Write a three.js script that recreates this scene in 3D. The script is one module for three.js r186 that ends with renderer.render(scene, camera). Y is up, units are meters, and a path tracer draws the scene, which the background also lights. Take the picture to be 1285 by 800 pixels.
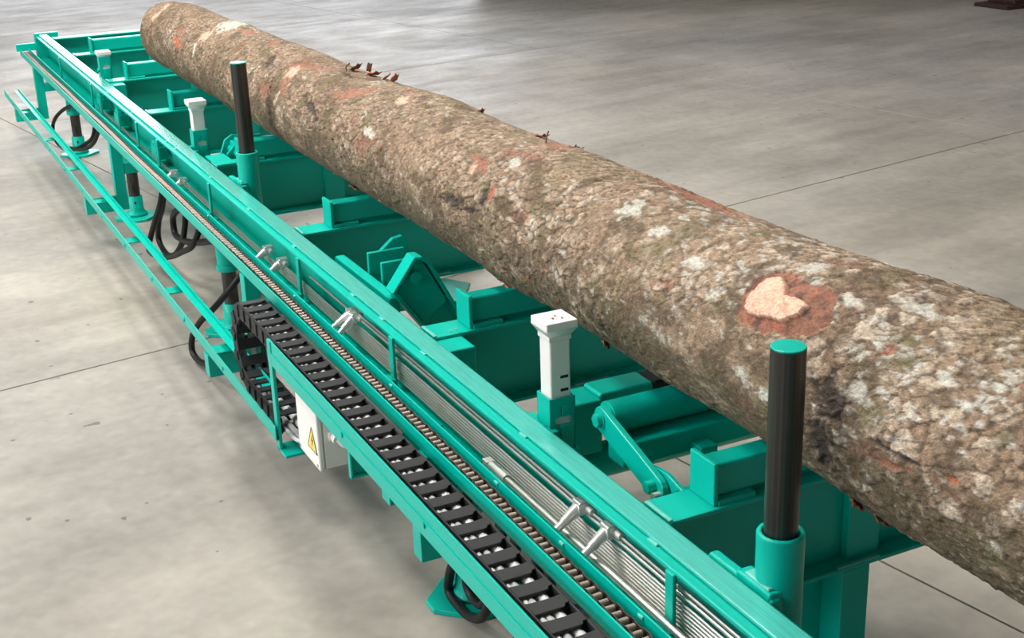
import * as THREE from 'three';
import { RoundedBoxGeometry } from 'three/addons/geometries/RoundedBoxGeometry.js';
import { mergeGeometries } from 'three/addons/utils/BufferGeometryUtils.js';
import { RectAreaLightUniformsLib } from 'three/addons/lights/RectAreaLightUniformsLib.js';

// ---------------------------------------------------------------- camera, light, exposure
const scene = new THREE.Scene();
const camera = new THREE.PerspectiveCamera(26.81, 1285 / 800, 0.05, 100);
camera.position.set(0, 1.5, 0);
camera.rotation.set(-0.354388, -0.447866, -0.034893, 'YXZ');
scene.add(camera);
const renderer = new THREE.WebGLRenderer({ antialias: true });
renderer.toneMapping = THREE.LinearToneMapping;
renderer.toneMappingExposure = 1.13;
renderer.shadowMap.enabled = true;
RectAreaLightUniformsLib.init();
scene.background = new THREE.Color(0.75, 0.85, 1.0);
const HALL = { x0: -7, x1: 16, z0: -21, z1: 7, h: 6.4 };
const LAMP = { color: 0xfffaf2, power: 11.2, xs: [-4.6, -1.4, 1.8], zs: [-4.9], w: 1.1, l: 3.6 };
const DAY = { color: 0xf6f9ff, power: 2.5 };

// ---------------------------------------------------------------- helpers
let seed = 12345;
const rnd = () => { seed = (seed * 1664525 + 1013904223) >>> 0; return seed / 4294967296; };
const hash = (x, y, z) => { let h = (x * 374761393 + y * 668265263 + z * 2147483647) | 0; h = Math.imul(h ^ (h >>> 13), 1274126177); h ^= h >>> 16; return (h >>> 0) / 4294967296; };
const sm = (t) => t * t * (3 - 2 * t);
const step = (a, b, x) => { const t = Math.min(1, Math.max(0, (x - a) / (b - a))); return sm(t); };
function noise(x, y, z) {
  const X = Math.floor(x), Y = Math.floor(y), Z = Math.floor(z), u = sm(x - X), v = sm(y - Y), w = sm(z - Z);
  const L = (a, b, t) => a + (b - a) * t;
  return L(L(L(hash(X, Y, Z), hash(X + 1, Y, Z), u), L(hash(X, Y + 1, Z), hash(X + 1, Y + 1, Z), u), v),
    L(L(hash(X, Y, Z + 1), hash(X + 1, Y, Z + 1), u), L(hash(X, Y + 1, Z + 1), hash(X + 1, Y + 1, Z + 1), u), v), w);
}
const fbm = (x, y, z, n = 4) => { let s = 0, a = 0.5, t = 0; for (let i = 0; i < n; i++) { s += a * noise(x, y, z); t += a; x *= 2.03; y *= 2.03; z *= 2.03; a *= 0.5; } return s / t; };
const W = { f1: 0, f2: 0, id: 0, x: 0, y: 0, z: 0 };
function worley(x, y, z) {
  const X = Math.floor(x), Y = Math.floor(y), Z = Math.floor(z); let a = 9, b = 9, id = 0;
  for (let i = -1; i < 2; i++) for (let j = -1; j < 2; j++) for (let k = -1; k < 2; k++) {
    const p = X + i, q = Y + j, r = Z + k, h = hash(p, q, r);
    const dx = p + h - x, dy = q + hash(p + 71, q, r) - y, dz = r + hash(p, q + 71, r) - z, d = dx * dx + dy * dy + dz * dz;
    if (d < a) { b = a; a = d; id = hash(p, q, r + 71); W.x = -dx; W.y = -dy; W.z = -dz; } else if (d < b) b = d;
  }
  W.f1 = Math.sqrt(a); W.f2 = Math.sqrt(b); W.id = id;
}
// periodic 2-D noise for tiles
function tnoise(x, y, px, py, s = 0) {
  const X = Math.floor(x), Y = Math.floor(y), u = sm(x - X), v = sm(y - Y), m = (a, n) => ((a % n) + n) % n;
  const h = (i, j) => hash(m(i, px), m(j, py), s + 17);
  const a = h(X, Y) + (h(X + 1, Y) - h(X, Y)) * u, b = h(X, Y + 1) + (h(X + 1, Y + 1) - h(X, Y + 1)) * u;
  return a + (b - a) * v;
}
const tfbm = (u, v, fx, fy, n, s = 0) => { let r = 0, a = 0.5, t = 0; for (let i = 0; i < n; i++) { r += a * tnoise(u * fx, v * fy, fx, fy, s + i * 31); t += a; fx *= 2; fy *= 2; a *= 0.55; } return r / t; };
function tex(w, h, fn, srgb = true) {
  const d = new Uint8Array(w * h * 4);
  for (let j = 0; j < h; j++) for (let i = 0; i < w; i++) {
    const c = fn(i / w, j / h, i, j), o = (j * w + i) * 4;
    d[o] = Math.max(0, Math.min(255, c[0])); d[o + 1] = Math.max(0, Math.min(255, c[1])); d[o + 2] = Math.max(0, Math.min(255, c[2])); d[o + 3] = 255;
  }
  const t = new THREE.DataTexture(d, w, h); t.wrapS = t.wrapT = THREE.RepeatWrapping; t.magFilter = THREE.LinearFilter; t.minFilter = THREE.LinearMipmapLinearFilter; t.generateMipmaps = true;
  if (srgb) t.colorSpace = THREE.SRGBColorSpace; t.needsUpdate = true; return t;
}
const rep = (t, u, v) => { const c = t.clone(); c.repeat.set(u, v); c.needsUpdate = true; return c; };
const used = {};
function numbered(n) { const k = used[n] = (used[n] ?? -1) + 1; return k ? n + '_' + String(k).padStart(3, '0') : n; }
// box-projected uv in metres
function boxUV(g) {
  if (g.index) g = g.toNonIndexed();
  const p = g.attributes.position, uv = new Float32Array(p.count * 2), a = new THREE.Vector3(), b = new THREE.Vector3(), c = new THREE.Vector3();
  for (let i = 0; i < p.count; i += 3) {
    a.fromBufferAttribute(p, i); b.fromBufferAttribute(p, i + 1).sub(a); c.fromBufferAttribute(p, i + 2).sub(a); b.cross(c);
    const x = Math.abs(b.x), y = Math.abs(b.y), z = Math.abs(b.z);
    for (let k = 0; k < 3; k++) {
      const q = i + k, X = p.getX(q), Y = p.getY(q), Z = p.getZ(q);
      const [u, v] = x >= y && x >= z ? [Z, Y] : y >= z ? [Z, X] : [X, Y];
      uv[q * 2] = u; uv[q * 2 + 1] = v;
    }
  }
  g.setAttribute('uv', new THREE.BufferAttribute(uv, 2)); return g;
}
const clean = (g) => { g = g.index ? g.toNonIndexed() : g; for (const k of Object.keys(g.attributes)) if (!['position', 'normal', 'uv'].includes(k)) g.deleteAttribute(k); return g; };
const merge = (l) => (l.length === 1 ? clean(l[0]) : mergeGeometries(l.map(clean)));
function rb(x0, x1, y0, y1, z0, z1, r = 0.002) {
  const w = x1 - x0, h = y1 - y0, d = z1 - z0; r = Math.min(r, w * 0.4, h * 0.4, d * 0.4);
  const g = new RoundedBoxGeometry(w, h, d, 1, r); g.translate((x0 + x1) / 2, (y0 + y1) / 2, (z0 + z1) / 2); return boxUV(g);
}
function cyl(ax, x, y, z, r, len, seg = 20, r2 = r) {
  const g = new THREE.CylinderGeometry(r2, r, len, seg);
  if (ax === 'x') g.rotateZ(-Math.PI / 2); if (ax === 'z') g.rotateX(Math.PI / 2);
  g.translate(x, y, z); return clean(g);
}
function lathe(pts, x, y, z, seg = 28) { const g = new THREE.LatheGeometry(pts.map((p) => new THREE.Vector2(...p)), seg); g.translate(x, y, z); return clean(g); }
function tube(pts, r, n = 40, seg = 10) {
  const c = new THREE.CatmullRomCurve3(pts.map((p) => new THREE.Vector3(...p)), false, 'centripetal');
  return clean(new THREE.TubeGeometry(c, n, r, seg, false));
}
// a cylinder between two points, with nsides
function rod(a, b, r, seg = 10) {
  const A = new THREE.Vector3(...a), B = new THREE.Vector3(...b), d = B.clone().sub(A), g = new THREE.CylinderGeometry(r, r, d.length(), seg);
  g.applyQuaternion(new THREE.Quaternion().setFromUnitVectors(new THREE.Vector3(0, 1, 0), d.clone().normalize()));
  const m = A.add(B).multiplyScalar(0.5); g.translate(m.x, m.y, m.z); return clean(g);
}
// extrude a polygon drawn in the plane across an axis. 'z': (x, y) extruded along z; 'x': (z, y) extruded along x
function plate(ax, pts, a0, a1, bev = 0.0012, holes = []) {
  const s = new THREE.Shape(pts.map((p) => new THREE.Vector2(...p)));
  for (const h of holes) s.holes.push(new THREE.Path(h.map((p) => new THREE.Vector2(...p))));
  const g = new THREE.ExtrudeGeometry(s, { depth: a1 - a0 - 2 * bev, bevelEnabled: bev > 0, bevelSize: bev, bevelOffset: -bev, bevelThickness: bev, bevelSegments: 1, curveSegments: 8 });
  g.translate(0, 0, a0 + bev);
  if (ax === 'x') { const p = g.attributes.position, n = g.attributes.normal; for (let i = 0; i < p.count; i++) { p.setXYZ(i, p.getZ(i), p.getY(i), p.getX(i)); n.setXYZ(i, n.getZ(i), n.getY(i), n.getX(i)); }
    for (let i = 0; i < p.count; i += 3) for (const A of [p, n]) { const t = [A.getX(i), A.getY(i), A.getZ(i)]; A.setXYZ(i, A.getX(i + 1), A.getY(i + 1), A.getZ(i + 1)); A.setXYZ(i + 1, ...t); } }
  return boxUV(g);
}
function thing(name, label, category, at, group) {
  const o = new THREE.Group(); o.name = numbered(name); o.position.set(...at); o.userData = { label, category }; if (group) o.userData.group = group; o.off = at; scene.add(o); return o;
}
// geometry in world metres -> a mesh under its parent
function part(name, geo, mat, parent, label) {
  const g = Array.isArray(geo) ? merge(geo) : clean(geo), o = parent.off; g.translate(-o[0], -o[1], -o[2]);
  const m = new THREE.Mesh(g, mat); m.name = name; m.castShadow = m.receiveShadow = true; m.off = o; if (label) m.userData.label = label; parent.add(m); return m;
}
function single(name, geo, mat, label, category, at, group) {
  const g = Array.isArray(geo) ? merge(geo) : clean(geo); g.translate(-at[0], -at[1], -at[2]);
  const m = new THREE.Mesh(g, mat); m.name = numbered(name); m.position.set(...at); m.castShadow = m.receiveShadow = true; m.userData = { label, category }; if (group) m.userData.group = group; scene.add(m); return m;
}

// ---------------------------------------------------------------- materials
const peel = tex(256, 256, (u, v) => { const n = 128 + 90 * (tfbm(u, v, 24, 24, 3, 5) - 0.5); return [n, n, n]; }, false);
const streak = tex(512, 256, (u, v) => { const n = 0.5 * tnoise(u * 8, v * 128, 8, 128, 3) + 0.3 * tnoise(u * 24, v * 256, 24, 256, 4) + 0.2 * tfbm(u, v, 16, 16, 3, 9); const k = 222 + 48 * (n - 0.5); return [k, k, k]; });
const M = {};
M.teal = new THREE.MeshPhysicalMaterial({ color: new THREE.Color().setRGB(0.0, 0.44, 0.35), roughness: 0.36, specularIntensity: 0.42, clearcoat: 0.12, clearcoatRoughness: 0.15, bumpMap: rep(peel, 4, 4), bumpScale: 0.0004 });
M.railBar = new THREE.MeshPhysicalMaterial({ color: new THREE.Color().setRGB(0.09, 0.68, 0.585), roughness: 0.26, sheen: 0.8, sheenRoughness: 0.25, sheenColor: new THREE.Color(1, 1, 1), map: rep(streak, 2, 8), clearcoat: 1.0, clearcoatRoughness: 0.18 });  // worn bar; base colour paled and white sheen added to stand in for glare
M.weld = new THREE.MeshPhysicalMaterial({ color: new THREE.Color().setRGB(0.12, 0.50, 0.43), roughness: 0.35 });
M.pipe = new THREE.MeshStandardMaterial({ color: new THREE.Color().setRGB(0.60, 0.60, 0.57), metalness: 0.9, roughness: 0.34 });
M.zinc = new THREE.MeshStandardMaterial({ color: new THREE.Color().setRGB(0.78, 0.78, 0.76), metalness: 0.75, roughness: 0.32 });
M.chain = new THREE.MeshStandardMaterial({ color: 0xffffff, vertexColors: true, metalness: 0.55, roughness: 0.5 });
M.darkSteel = new THREE.MeshPhysicalMaterial({ color: new THREE.Color().setRGB(0.12, 0.12, 0.114), metalness: 0.7, roughness: 0.36, map: rep(tex(256, 256, (u, v) => { const n = 0.6 * tnoise(u * 48, v * 3, 48, 3, 3) + 0.4 * tfbm(u, v, 24, 8, 3, 8), k = 190 + 130 * (n - 0.5); return [k, k, k * 0.98]; }), 1, 1) });
M.black = new THREE.MeshPhysicalMaterial({ color: new THREE.Color().setRGB(0.009, 0.009, 0.009), roughness: 0.5, specularIntensity: 0.6 });
M.plastic = new THREE.MeshPhysicalMaterial({ color: new THREE.Color().setRGB(0.021, 0.0225, 0.024), roughness: 0.5, specularIntensity: 0.6, bumpMap: rep(peel, 10, 10), bumpScale: 0.0003 });
M.white = new THREE.MeshPhysicalMaterial({ color: new THREE.Color().setRGB(0.80, 0.79, 0.77), roughness: 0.4, bumpMap: rep(peel, 6, 6), bumpScale: 0.0002 });
M.boxGrey = new THREE.MeshPhysicalMaterial({ color: new THREE.Color().setRGB(0.82, 0.81, 0.78), roughness: 0.45 });
M.cable = new THREE.MeshPhysicalMaterial({ color: new THREE.Color().setRGB(0.58, 0.58, 0.58), roughness: 0.38 });
M.cableGrey = new THREE.MeshPhysicalMaterial({ color: new THREE.Color().setRGB(0.42, 0.43, 0.44), roughness: 0.45 });
M.yellow = new THREE.MeshStandardMaterial({ color: 0xf3d36a, roughness: 0.5 });
M.slot = new THREE.MeshStandardMaterial({ color: new THREE.Color().setRGB(0.01, 0.01, 0.01), roughness: 0.6 });
M.wall = new THREE.MeshStandardMaterial({ color: new THREE.Color().setRGB(0.27, 0.27, 0.265), roughness: 0.9 });
M.ceiling = new THREE.MeshStandardMaterial({ color: new THREE.Color().setRGB(0.27, 0.27, 0.265), roughness: 0.95 });
M.greenPaint = new THREE.MeshStandardMaterial({ color: new THREE.Color().setRGB(0.012, 0.045, 0.022), roughness: 0.5 });
M.brownSteel = new THREE.MeshStandardMaterial({ color: new THREE.Color().setRGB(0.030, 0.010, 0.007), roughness: 0.6 });

// ---------------------------------------------------------------- hall
const concrete = tex(2048, 2048, (u, v) => {
  const big = tfbm(u, v, 3, 3, 4, 1), mid = tfbm(u, v, 14, 14, 4, 2), st = tfbm(u, v, 9, 60, 3, 3), fine = tfbm(u, v, 220, 220, 2, 4);
  let k = 1 + 0.24 * (big - 0.5) + 0.26 * (mid - 0.5) + 0.16 * (st - 0.5) + 0.10 * (fine - 0.5);
  const spot = tnoise(u * 170, v * 170, 170, 170, 6), where = tfbm(u, v, 12, 12, 2, 7);
  if (spot > 0.955 && where > 0.52) k *= 0.74;
  const w = 0.5 + (tfbm(u, v, 5, 5, 3, 8) - 0.5) * 1.4;
  return [151 * k * (1 + 0.02 * w), 148 * k, 141.5 * k * (1.015 - 0.04 * w)];
});
const concreteR = tex(512, 512, (u, v) => { const k = 138 + 60 * (tfbm(u, v, 4, 4, 4, 11) - 0.5) + 60 * (tfbm(u, v, 30, 60, 3, 12) - 0.5); return [k, k, k]; }, false);
M.floor = new THREE.MeshPhysicalMaterial({ color: 0xffffff, map: concrete, roughness: 1.0, roughnessMap: concreteR, specularIntensity: 0.4, bumpMap: rep(peel, 9, 9), bumpScale: 0.0008 });
M.joint = new THREE.MeshStandardMaterial({ color: new THREE.Color().setRGB(0.16, 0.14, 0.12), roughness: 0.95 });
{
  const fl = new THREE.Group(); fl.name = 'floor'; fl.userData = { label: 'grey polished concrete hall floor with saw-cut joints', category: 'floor', kind: 'structure' }; fl.off = [0, 0, 0]; scene.add(fl);
  const n = Math.hypot(1, 0.17), ang = Math.atan(0.17), us = [], ws = [];
  for (let k = -4; k < 6; k++) us.push(2.067 + 3.66 * k);
  for (let k = -7; k < 6; k++) ws.push(-3.806 + 3.84 * k);
  const base = new THREE.BoxGeometry(46, 0.1, 56); base.translate(4, -0.17, -7); part('joint_bed', base, M.joint, fl);
  const gap = 0.0028;
  for (let i = 0; i + 1 < us.length; i++) for (let j = 0; j + 1 < ws.length; j++) {
    const cu = (us[i] + us[i + 1]) / 2, cw = (ws[j] + ws[j + 1]) / 2;
    const X = (cu + 0.17 * cw) / n, Z = (cw - 0.17 * cu) / n;
    if (X < HALL.x0 - 2 || X > HALL.x1 + 2 || Z < HALL.z0 - 2 || Z > HALL.z1 + 2) continue;
    const g = rb(us[i] + gap, us[i + 1] - gap, -0.13, 0, ws[j] + gap, ws[j + 1] - gap, 0.003), uv = g.attributes.uv, p = g.attributes.position;
    for (let k = 0; k < uv.count; k++) uv.setXY(k, p.getX(k) / 6.1 + 0.13, p.getZ(k) / 6.1 + 0.31);
    g.rotateY(ang); part('slab', g, M.floor, fl);
  }
  const S = (name, x0, x1, y0, y1, z0, z1, m, label) => { const g = boxUV(new THREE.BoxGeometry(x1 - x0, y1 - y0, z1 - z0)); g.translate((x0 + x1) / 2, (y0 + y1) / 2, (z0 + z1) / 2); const o = new THREE.Mesh(g, m); o.name = name; o.castShadow = o.receiveShadow = true; o.userData = { kind: 'structure', label, category: name.split('_')[0] }; scene.add(o); return o; };
  const { x0, x1, z0, z1, h } = HALL, t = 0.25;
  S('ceiling', x0 - t, x1 + t, h, h + t, z0 - t, z1 + t, M.ceiling, 'grey hall ceiling above the sawmill bed');
  S('wall_left', x0 - t, x0, -0.1, h, z0 - t, z1 + t, M.wall, 'grey plastered long hall wall');
  S('wall_right', x1, x1 + t, -0.1, h, z0 - t, z1 + t, M.wall, 'grey plastered hall wall behind the green cabinet');
  S('wall_back', x0, x1, -0.1, h, z1, z1 + t, M.wall, 'grey plastered hall end wall without windows');
  S('wall_front', x0, x1, -0.1, h, z0 - t, z0, M.wall, 'grey plastered hall end wall with frosted daylight window');
  // frosted daylight windows: glowing panes in frames on the end wall and on the long wall
  const frameMat = new THREE.MeshStandardMaterial({ color: 0x8d9392, roughness: 0.5 });
  function daylight(name, cx, cy, cz, w, hh, ry, cols, label, power = DAY.power) {
    const paneMat = new THREE.MeshStandardMaterial({ color: 0xffffff, roughness: 0.6, emissive: DAY.color, emissiveIntensity: power });
    const o = new THREE.Group(); o.name = name; o.position.set(cx, cy, cz); o.rotation.y = ry; o.userData = { kind: 'structure', label, category: 'window' }; o.off = [0, 0, 0]; scene.add(o);
    const pw = w / cols;
    for (let i = 0; i < cols; i++) { const g = new THREE.BoxGeometry(pw - 0.06, hh - 0.06, 0.02); g.translate(-w / 2 + pw * (i + 0.5), 0, 0.03); part('pane', g, paneMat, o); }
    const bars = [rb(-w / 2, w / 2, -hh / 2 - 0.05, -hh / 2 + 0.03, 0.0, 0.09), rb(-w / 2, w / 2, hh / 2 - 0.03, hh / 2 + 0.05, 0.0, 0.09)];
    for (let i = 0; i <= cols; i++) bars.push(rb(-w / 2 + pw * i - 0.03, -w / 2 + pw * i + 0.03, -hh / 2, hh / 2, 0.0, 0.08));
    part('window_frame', bars, frameMat, o);
    const l = new THREE.RectAreaLight(DAY.color, power, w, hh); l.position.set(0, 0, 0.1); l.rotation.y = Math.PI; l.castShadow = true; o.add(l);
  }
  daylight('window_1', 6.2, 3.75, z0, 9.6, 5.1, 0, 6, 'wide frosted daylight window in the end wall');
  daylight('window_2', x0, 3.2, -3.5, 11, 3.0, Math.PI / 2, 8, 'long frosted daylight window in the long wall', 2.1);
  // ceiling lamps
  const glow = new THREE.MeshStandardMaterial({ color: 0xffffff, emissive: LAMP.color, emissiveIntensity: LAMP.power, roughness: 0.5 });
  const lampBody = new THREE.MeshStandardMaterial({ color: 0xdedede, roughness: 0.5 });
  for (const x of LAMP.xs) for (const z of LAMP.zs) {
    const o = thing('ceiling_lamp', 'long white panel lamp hanging under the hall ceiling', 'lamp', [x, h - 0.35, z], 'panel lamps under the ceiling');
    part('housing', rb(x - LAMP.w / 2 - 0.04, x + LAMP.w / 2 + 0.04, h - 0.33, h - 0.24, z - LAMP.l / 2 - 0.04, z + LAMP.l / 2 + 0.04, 0.01), lampBody, o);
    const g = new THREE.BoxGeometry(LAMP.w, 0.02, LAMP.l); g.translate(x, h - 0.34, z); part('diffuser', g, glow, o);
    for (const s of [-1, 1]) part('suspension_rod', cyl('y', x, h - 0.12, z + s * LAMP.l * 0.4, 0.008, 0.24, 8), lampBody, o);
    const l = new THREE.RectAreaLight(LAMP.color, LAMP.power, LAMP.w, LAMP.l); l.position.set(0, -0.02, 0); l.rotation.x = -Math.PI / 2; l.castShadow = true; o.add(l);
  }
}

// ---------------------------------------------------------------- sawmill bed
const Z0 = -7.82, Z1 = 0.3;
const bed = thing('sawmill_bed', 'long turquoise steel sawmill bed frame carrying the log', 'machine', [0.95, 0, -3.8]);
{
  // main C-beam with the rail bar on top
  const beam = part('main_beam', [rb(0.918, 0.987, 0.484, 0.492, Z0, Z1, 0.003), rb(0.977, 0.987, 0.362, 0.490, Z0, Z1, 0.003), rb(0.918, 0.987, 0.360, 0.368, Z0, Z1, 0.003)], M.teal, bed);
  part('rail_bar', [rb(0.9355, 0.9765, 0.4945, 0.5, Z0, Z1, 0.0014), rb(0.9385, 0.9765, 0.4915, 0.4955, Z0, Z1, 0.0004)], M.railBar, beam, 'pale worn flat rail bar on the beam with glare painted into its colour');
  const weld = [-6.9, -6.3, -5.8, -5.3, -4.7, -4.56, -4.09, -3.655, -3.234, -2.789, -2.603, -2.368, -1.916, -1.488, -1.1, -0.6];
  for (const z of weld) part('weld_bead', rb(0.9315, 0.9375, 0.4905, 0.4955, z - 0.013, z + 0.013, 0.0022), M.weld, beam);
  for (const z of [-0.55, -1.41, -2.5, -3.145, -4.04, -4.77, -5.13, -6.1, -6.98]) {
    part('pipe_bracket', rb(0.912, 0.919, 0.356, 0.489, z - 0.011, z + 0.011), M.teal, bed);
    part('trough_bracket', rb(0.870, 0.915, 0.384, 0.398, z - 0.018, z + 0.018), M.teal, bed);
  }
  // end plate and end arm
  part('end_plate', [rb(0.915, 1.04, 0.36, 0.506, -7.86, -7.82, 0.003), rb(0.915, 0.955, 0.30, 0.36, -7.85, -7.83)], M.teal, bed);
  part('end_arm', rb(0.812, 0.916, 0.418, 0.456, -7.855, -7.825, 0.003), M.teal, bed);
  // chain trough
  part('chain_trough', [rb(0.826, 0.876, 0.398, 0.4015, Z0, Z1, 0.001), rb(0.826, 0.8295, 0.398, 0.431, Z0, Z1, 0.0012), rb(0.8725, 0.876, 0.398, 0.431, Z0, Z1, 0.0012)], M.teal, bed);
  for (const z of [-1.07, -1.42, -1.66, -1.9, -2.4, -3.05, -3.9]) part('weld_bead', rb(0.869, 0.8735, 0.420, 0.426, z - 0.007, z + 0.007, 0.0018), M.weld, bed);
  // hydraulic pipes in the beam recess: [x, y, radius, far end]
  const pipes = [[0.931, 0.460, 0.0034, -2.76], [0.931, 0.4495, 0.0034, -3.1]];
  const ends = [-1.62, -2.78, -2.80, -3.32, -3.32, -4.5, -6.05, -6.05];
  for (let i = 0; i < 8; i++) pipes.push([0.929, 0.4385 - i * 0.0072, 0.0027, ends[i]]);
  pipes.push([0.899, 0.416, 0.0058, -1.92]);
  for (const [x, y, r, e] of pipes) part('hydraulic_pipe', cyl('z', x, y, (e + Z1) / 2, r, Z1 - e, 10), M.pipe, bed, 'thin bare steel hydraulic pipe');
  // fittings where a pipe ends
  const fitting = (z, y, twin) => {
    const f = part('pipe_fitting', [rb(0.914, 0.942, y - 0.011, y + 0.012, z - 0.013, z + 0.013, 0.003)], M.zinc, bed, 'galvanised elbow fitting');
    const d = [-0.042, -0.030], k = (t) => [0.922 + d[0] * t, y + d[1] * t, z + twin * t * 0.01];
    part('hex_nut', rod(k(-0.15), k(0.45), 0.0108, 6), M.zinc, f); part('hose_nut', rod(k(0.42), k(0.72), 0.0088, 12), M.zinc, f); part('hose_stub', rod(k(0.7), k(1.02), 0.0068, 12), M.zinc, f);
    part('pipe_nut', cyl('z', 0.930, y, z + 0.02, 0.0072, 0.02, 6), M.zinc, f);
  };
  fitting(-1.69, 0.462, 0); fitting(-1.60, 0.462, 0); fitting(-2.78, 0.452, -1); fitting(-2.755, 0.452, 1); fitting(-3.33, 0.425, 0); fitting(-3.46, 0.425, 0); fitting(-4.47, 0.400, 0); fitting(-4.60, 0.400, 0);
  part('pipe_fitting', [cyl('z', 0.899, 0.416, -1.93, 0.0095, 0.03, 6), cyl('z', 0.899, 0.416, -1.965, 0.0075, 0.04, 12), rb(0.89, 0.908, 0.408, 0.424, -2.0, -1.98)], M.zinc, bed, 'galvanised pipe union');
  for (const z of [-4.9, -5.6, -6.0]) part('valve_block', [rb(0.925, 0.965, 0.395, 0.44, z - 0.05, z + 0.05), cyl('z', 0.935, 0.45, z, 0.01, 0.05, 10), rb(0.92, 0.93, 0.38, 0.46, z + 0.055, z + 0.07)], M.teal, bed);
  // cable tray: outer angle, floor and tabs
  const tray = part('cable_tray', [rb(0.7185, 0.7225, 0.378, 0.436, -2.755, Z1, 0.0014), rb(0.7165, 0.7200, 0.378, 0.409, -2.755, Z1, 0.001), rb(0.719, 0.808, 0.377, 0.3805, -2.755, Z1, 0.001)], M.teal, bed);
  for (const z of [-2.27, -1.86, -1.3, -0.8]) part('bolt', cyl('x', 0.7165, 0.402, z, 0.006, 0.006, 10), M.teal, tray);
  for (let z = -2.0; z < 0.2; z += 0.106) part('tray_tab', rb(0.804, 0.808, 0.380, 0.412, z - 0.016, z + 0.016), M.teal, tray);
  part('tray_post', [rb(0.716, 0.724, 0.165, 0.436, -2.768, -2.742), rb(0.716, 0.80, 0.165, 0.172, -2.775, -2.70)], M.teal, bed);
  for (const [z, y0, w] of [[-2.27, 0.305, 0.007], [-2.07, 0.345, 0.02], [-1.2, 0.3, 0.02]]) part('tray_hanger', [rb(0.726, 0.732, y0, 0.378, z - w, z + w), rb(0.732, 0.93, y0, y0 + 0.006, z - w, z + w), rb(0.732, 0.93, y0, 0.372, z - w, z - w + 0.006)], M.teal, bed);
  part('trough_leg', [rb(0.80, 0.845, 0.18, 0.398, -2.14, -2.10), rb(0.845, 0.945, 0.31, 0.355, -2.14, -2.10)], M.teal, bed);
  part('trough_leg', [rb(0.80, 0.845, 0.20, 0.398, -1.30, -1.26), rb(0.845, 0.945, 0.31, 0.355, -1.30, -1.26)], M.teal, bed);
  // lower rails with ties
  const low = part('lower_rail', [rb(0.708, 0.7115, 0.196, 0.231, -7.78, -2.74, 0.001), rb(0.708, 0.716, 0.196, 0.199, -7.78, -2.74, 0.001)], M.teal, bed);
  part('lower_rail', [rb(0.757, 0.777, 0.220, 0.223, -7.74, -2.98, 0.001), rb(0.7775, 0.781, 0.198, 0.234, -7.74, -2.98, 0.001)], M.teal, bed);
  for (const z of [-7.2, -6.45, -5.785, -5.163, -4.559, -3.944, -3.378]) part('tie_plate', rb(0.711, 0.779, 0.194, 0.199, z - 0.03, z + 0.03), M.teal, bed);
  for (let z = -7.4; z < -2.8; z += 0.42) part('bolt', cyl('x', 0.7075, 0.212, z, 0.006, 0.005, 8), M.teal, low);
  // hanger legs under the trough
  for (const z of [-7.33, -5.25, -3.37]) {
    const l = part('hanger_leg', [rb(0.823, 0.866, 0.132, 0.399, z - 0.022, z + 0.022, 0.003)], M.teal, bed);
    part('hanger_arm', rb(0.866, 0.93, 0.272, 0.316, z - 0.02, z + 0.02, 0.003), M.teal, l);
    part('rail_bracket', [rb(0.704, 0.824, 0.132, 0.137, z - 0.022, z + 0.022), rb(0.704, 0.824, 0.135, 0.1945, z + 0.017, z + 0.022), rb(0.704, 0.71, 0.135, 0.1955, z - 0.022, z + 0.02)], M.teal, l);
  }
  // cross beams
  const B = [-1.562, -2.47, -3.36, -4.25, -5.27, -6.10, -6.98, -7.66];
  B.forEach((z, i) => {
    const f = 0.04, xr = 1.93;
    const b = part('cross_beam', [rb(0.988, xr, 0.487, 0.495, z - f, z + f, 0.002), rb(0.988, xr, 0.306, 0.314, z - f, z + f, 0.002), rb(0.988, xr, 0.312, 0.489, z - 0.004, z + 0.004, 0.001)], M.teal, bed);
    const bx = i === 4 ? 1.085 : 1.075;
    if (i < 7) part('bunk_tube', rb(bx + 0.004, 1.84, 0.5035, 0.5605, z - 0.024, z + 0.022, 0.006), M.teal, b);
    if (i < 7) part('bunk_end_plate', rb(bx - 0.004, bx + 0.005, 0.495, 0.568, z - 0.036, z + 0.032, 0.0022), M.teal, b);
    if (i < 7) part('bunk_pad', rb(bx + 0.004, bx + 0.075, 0.494, 0.504, z - 0.03, z + 0.034, 0.002), M.teal, b);
    if (i < 7) part('bunk_pad', rb(bx + 0.07, 1.77, 0.494, 0.504, z - 0.024, z + 0.012, 0.001), M.teal, b);
    if (i !== 1 && i !== 2) part('web_stiffener', rb(1.352, 1.42, 0.313, 0.488, z + 0.004, z + 0.022, 0.002), M.teal, b);
    part('weld_bead', rb(1.32, 1.41, 0.311, 0.3165, z + 0.031, z + 0.039, 0.002), M.weld, b);
    if (i === 1 || i === 5) part('corner_box', rb(0.988, 1.049, 0.37, 0.488, z + 0.03, z + 0.11, 0.004), M.teal, b);
    if (i === 3) part('corner_box', rb(0.988, 1.05, 0.494, 0.502, z - 0.11, z + 0.045, 0.002), M.teal, b);
    part('weld_bead', rb(0.986, 0.994, 0.493, 0.498, z - 0.035, z + 0.038, 0.002), M.weld, b);
  });
  // legs carrying the near beam
  for (const z of [-1.562]) {
    part('beam_leg', [rb(1.33, 1.388, 0.0, 0.307, z - 0.035, z + 0.04, 0.003), rb(1.262, 1.332, 0.0, 0.307, z - 0.034, z - 0.012), rb(1.33, 1.388, 0.0, 0.02, z - 0.08, z + 0.08)], M.teal, bed);
  }
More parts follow.
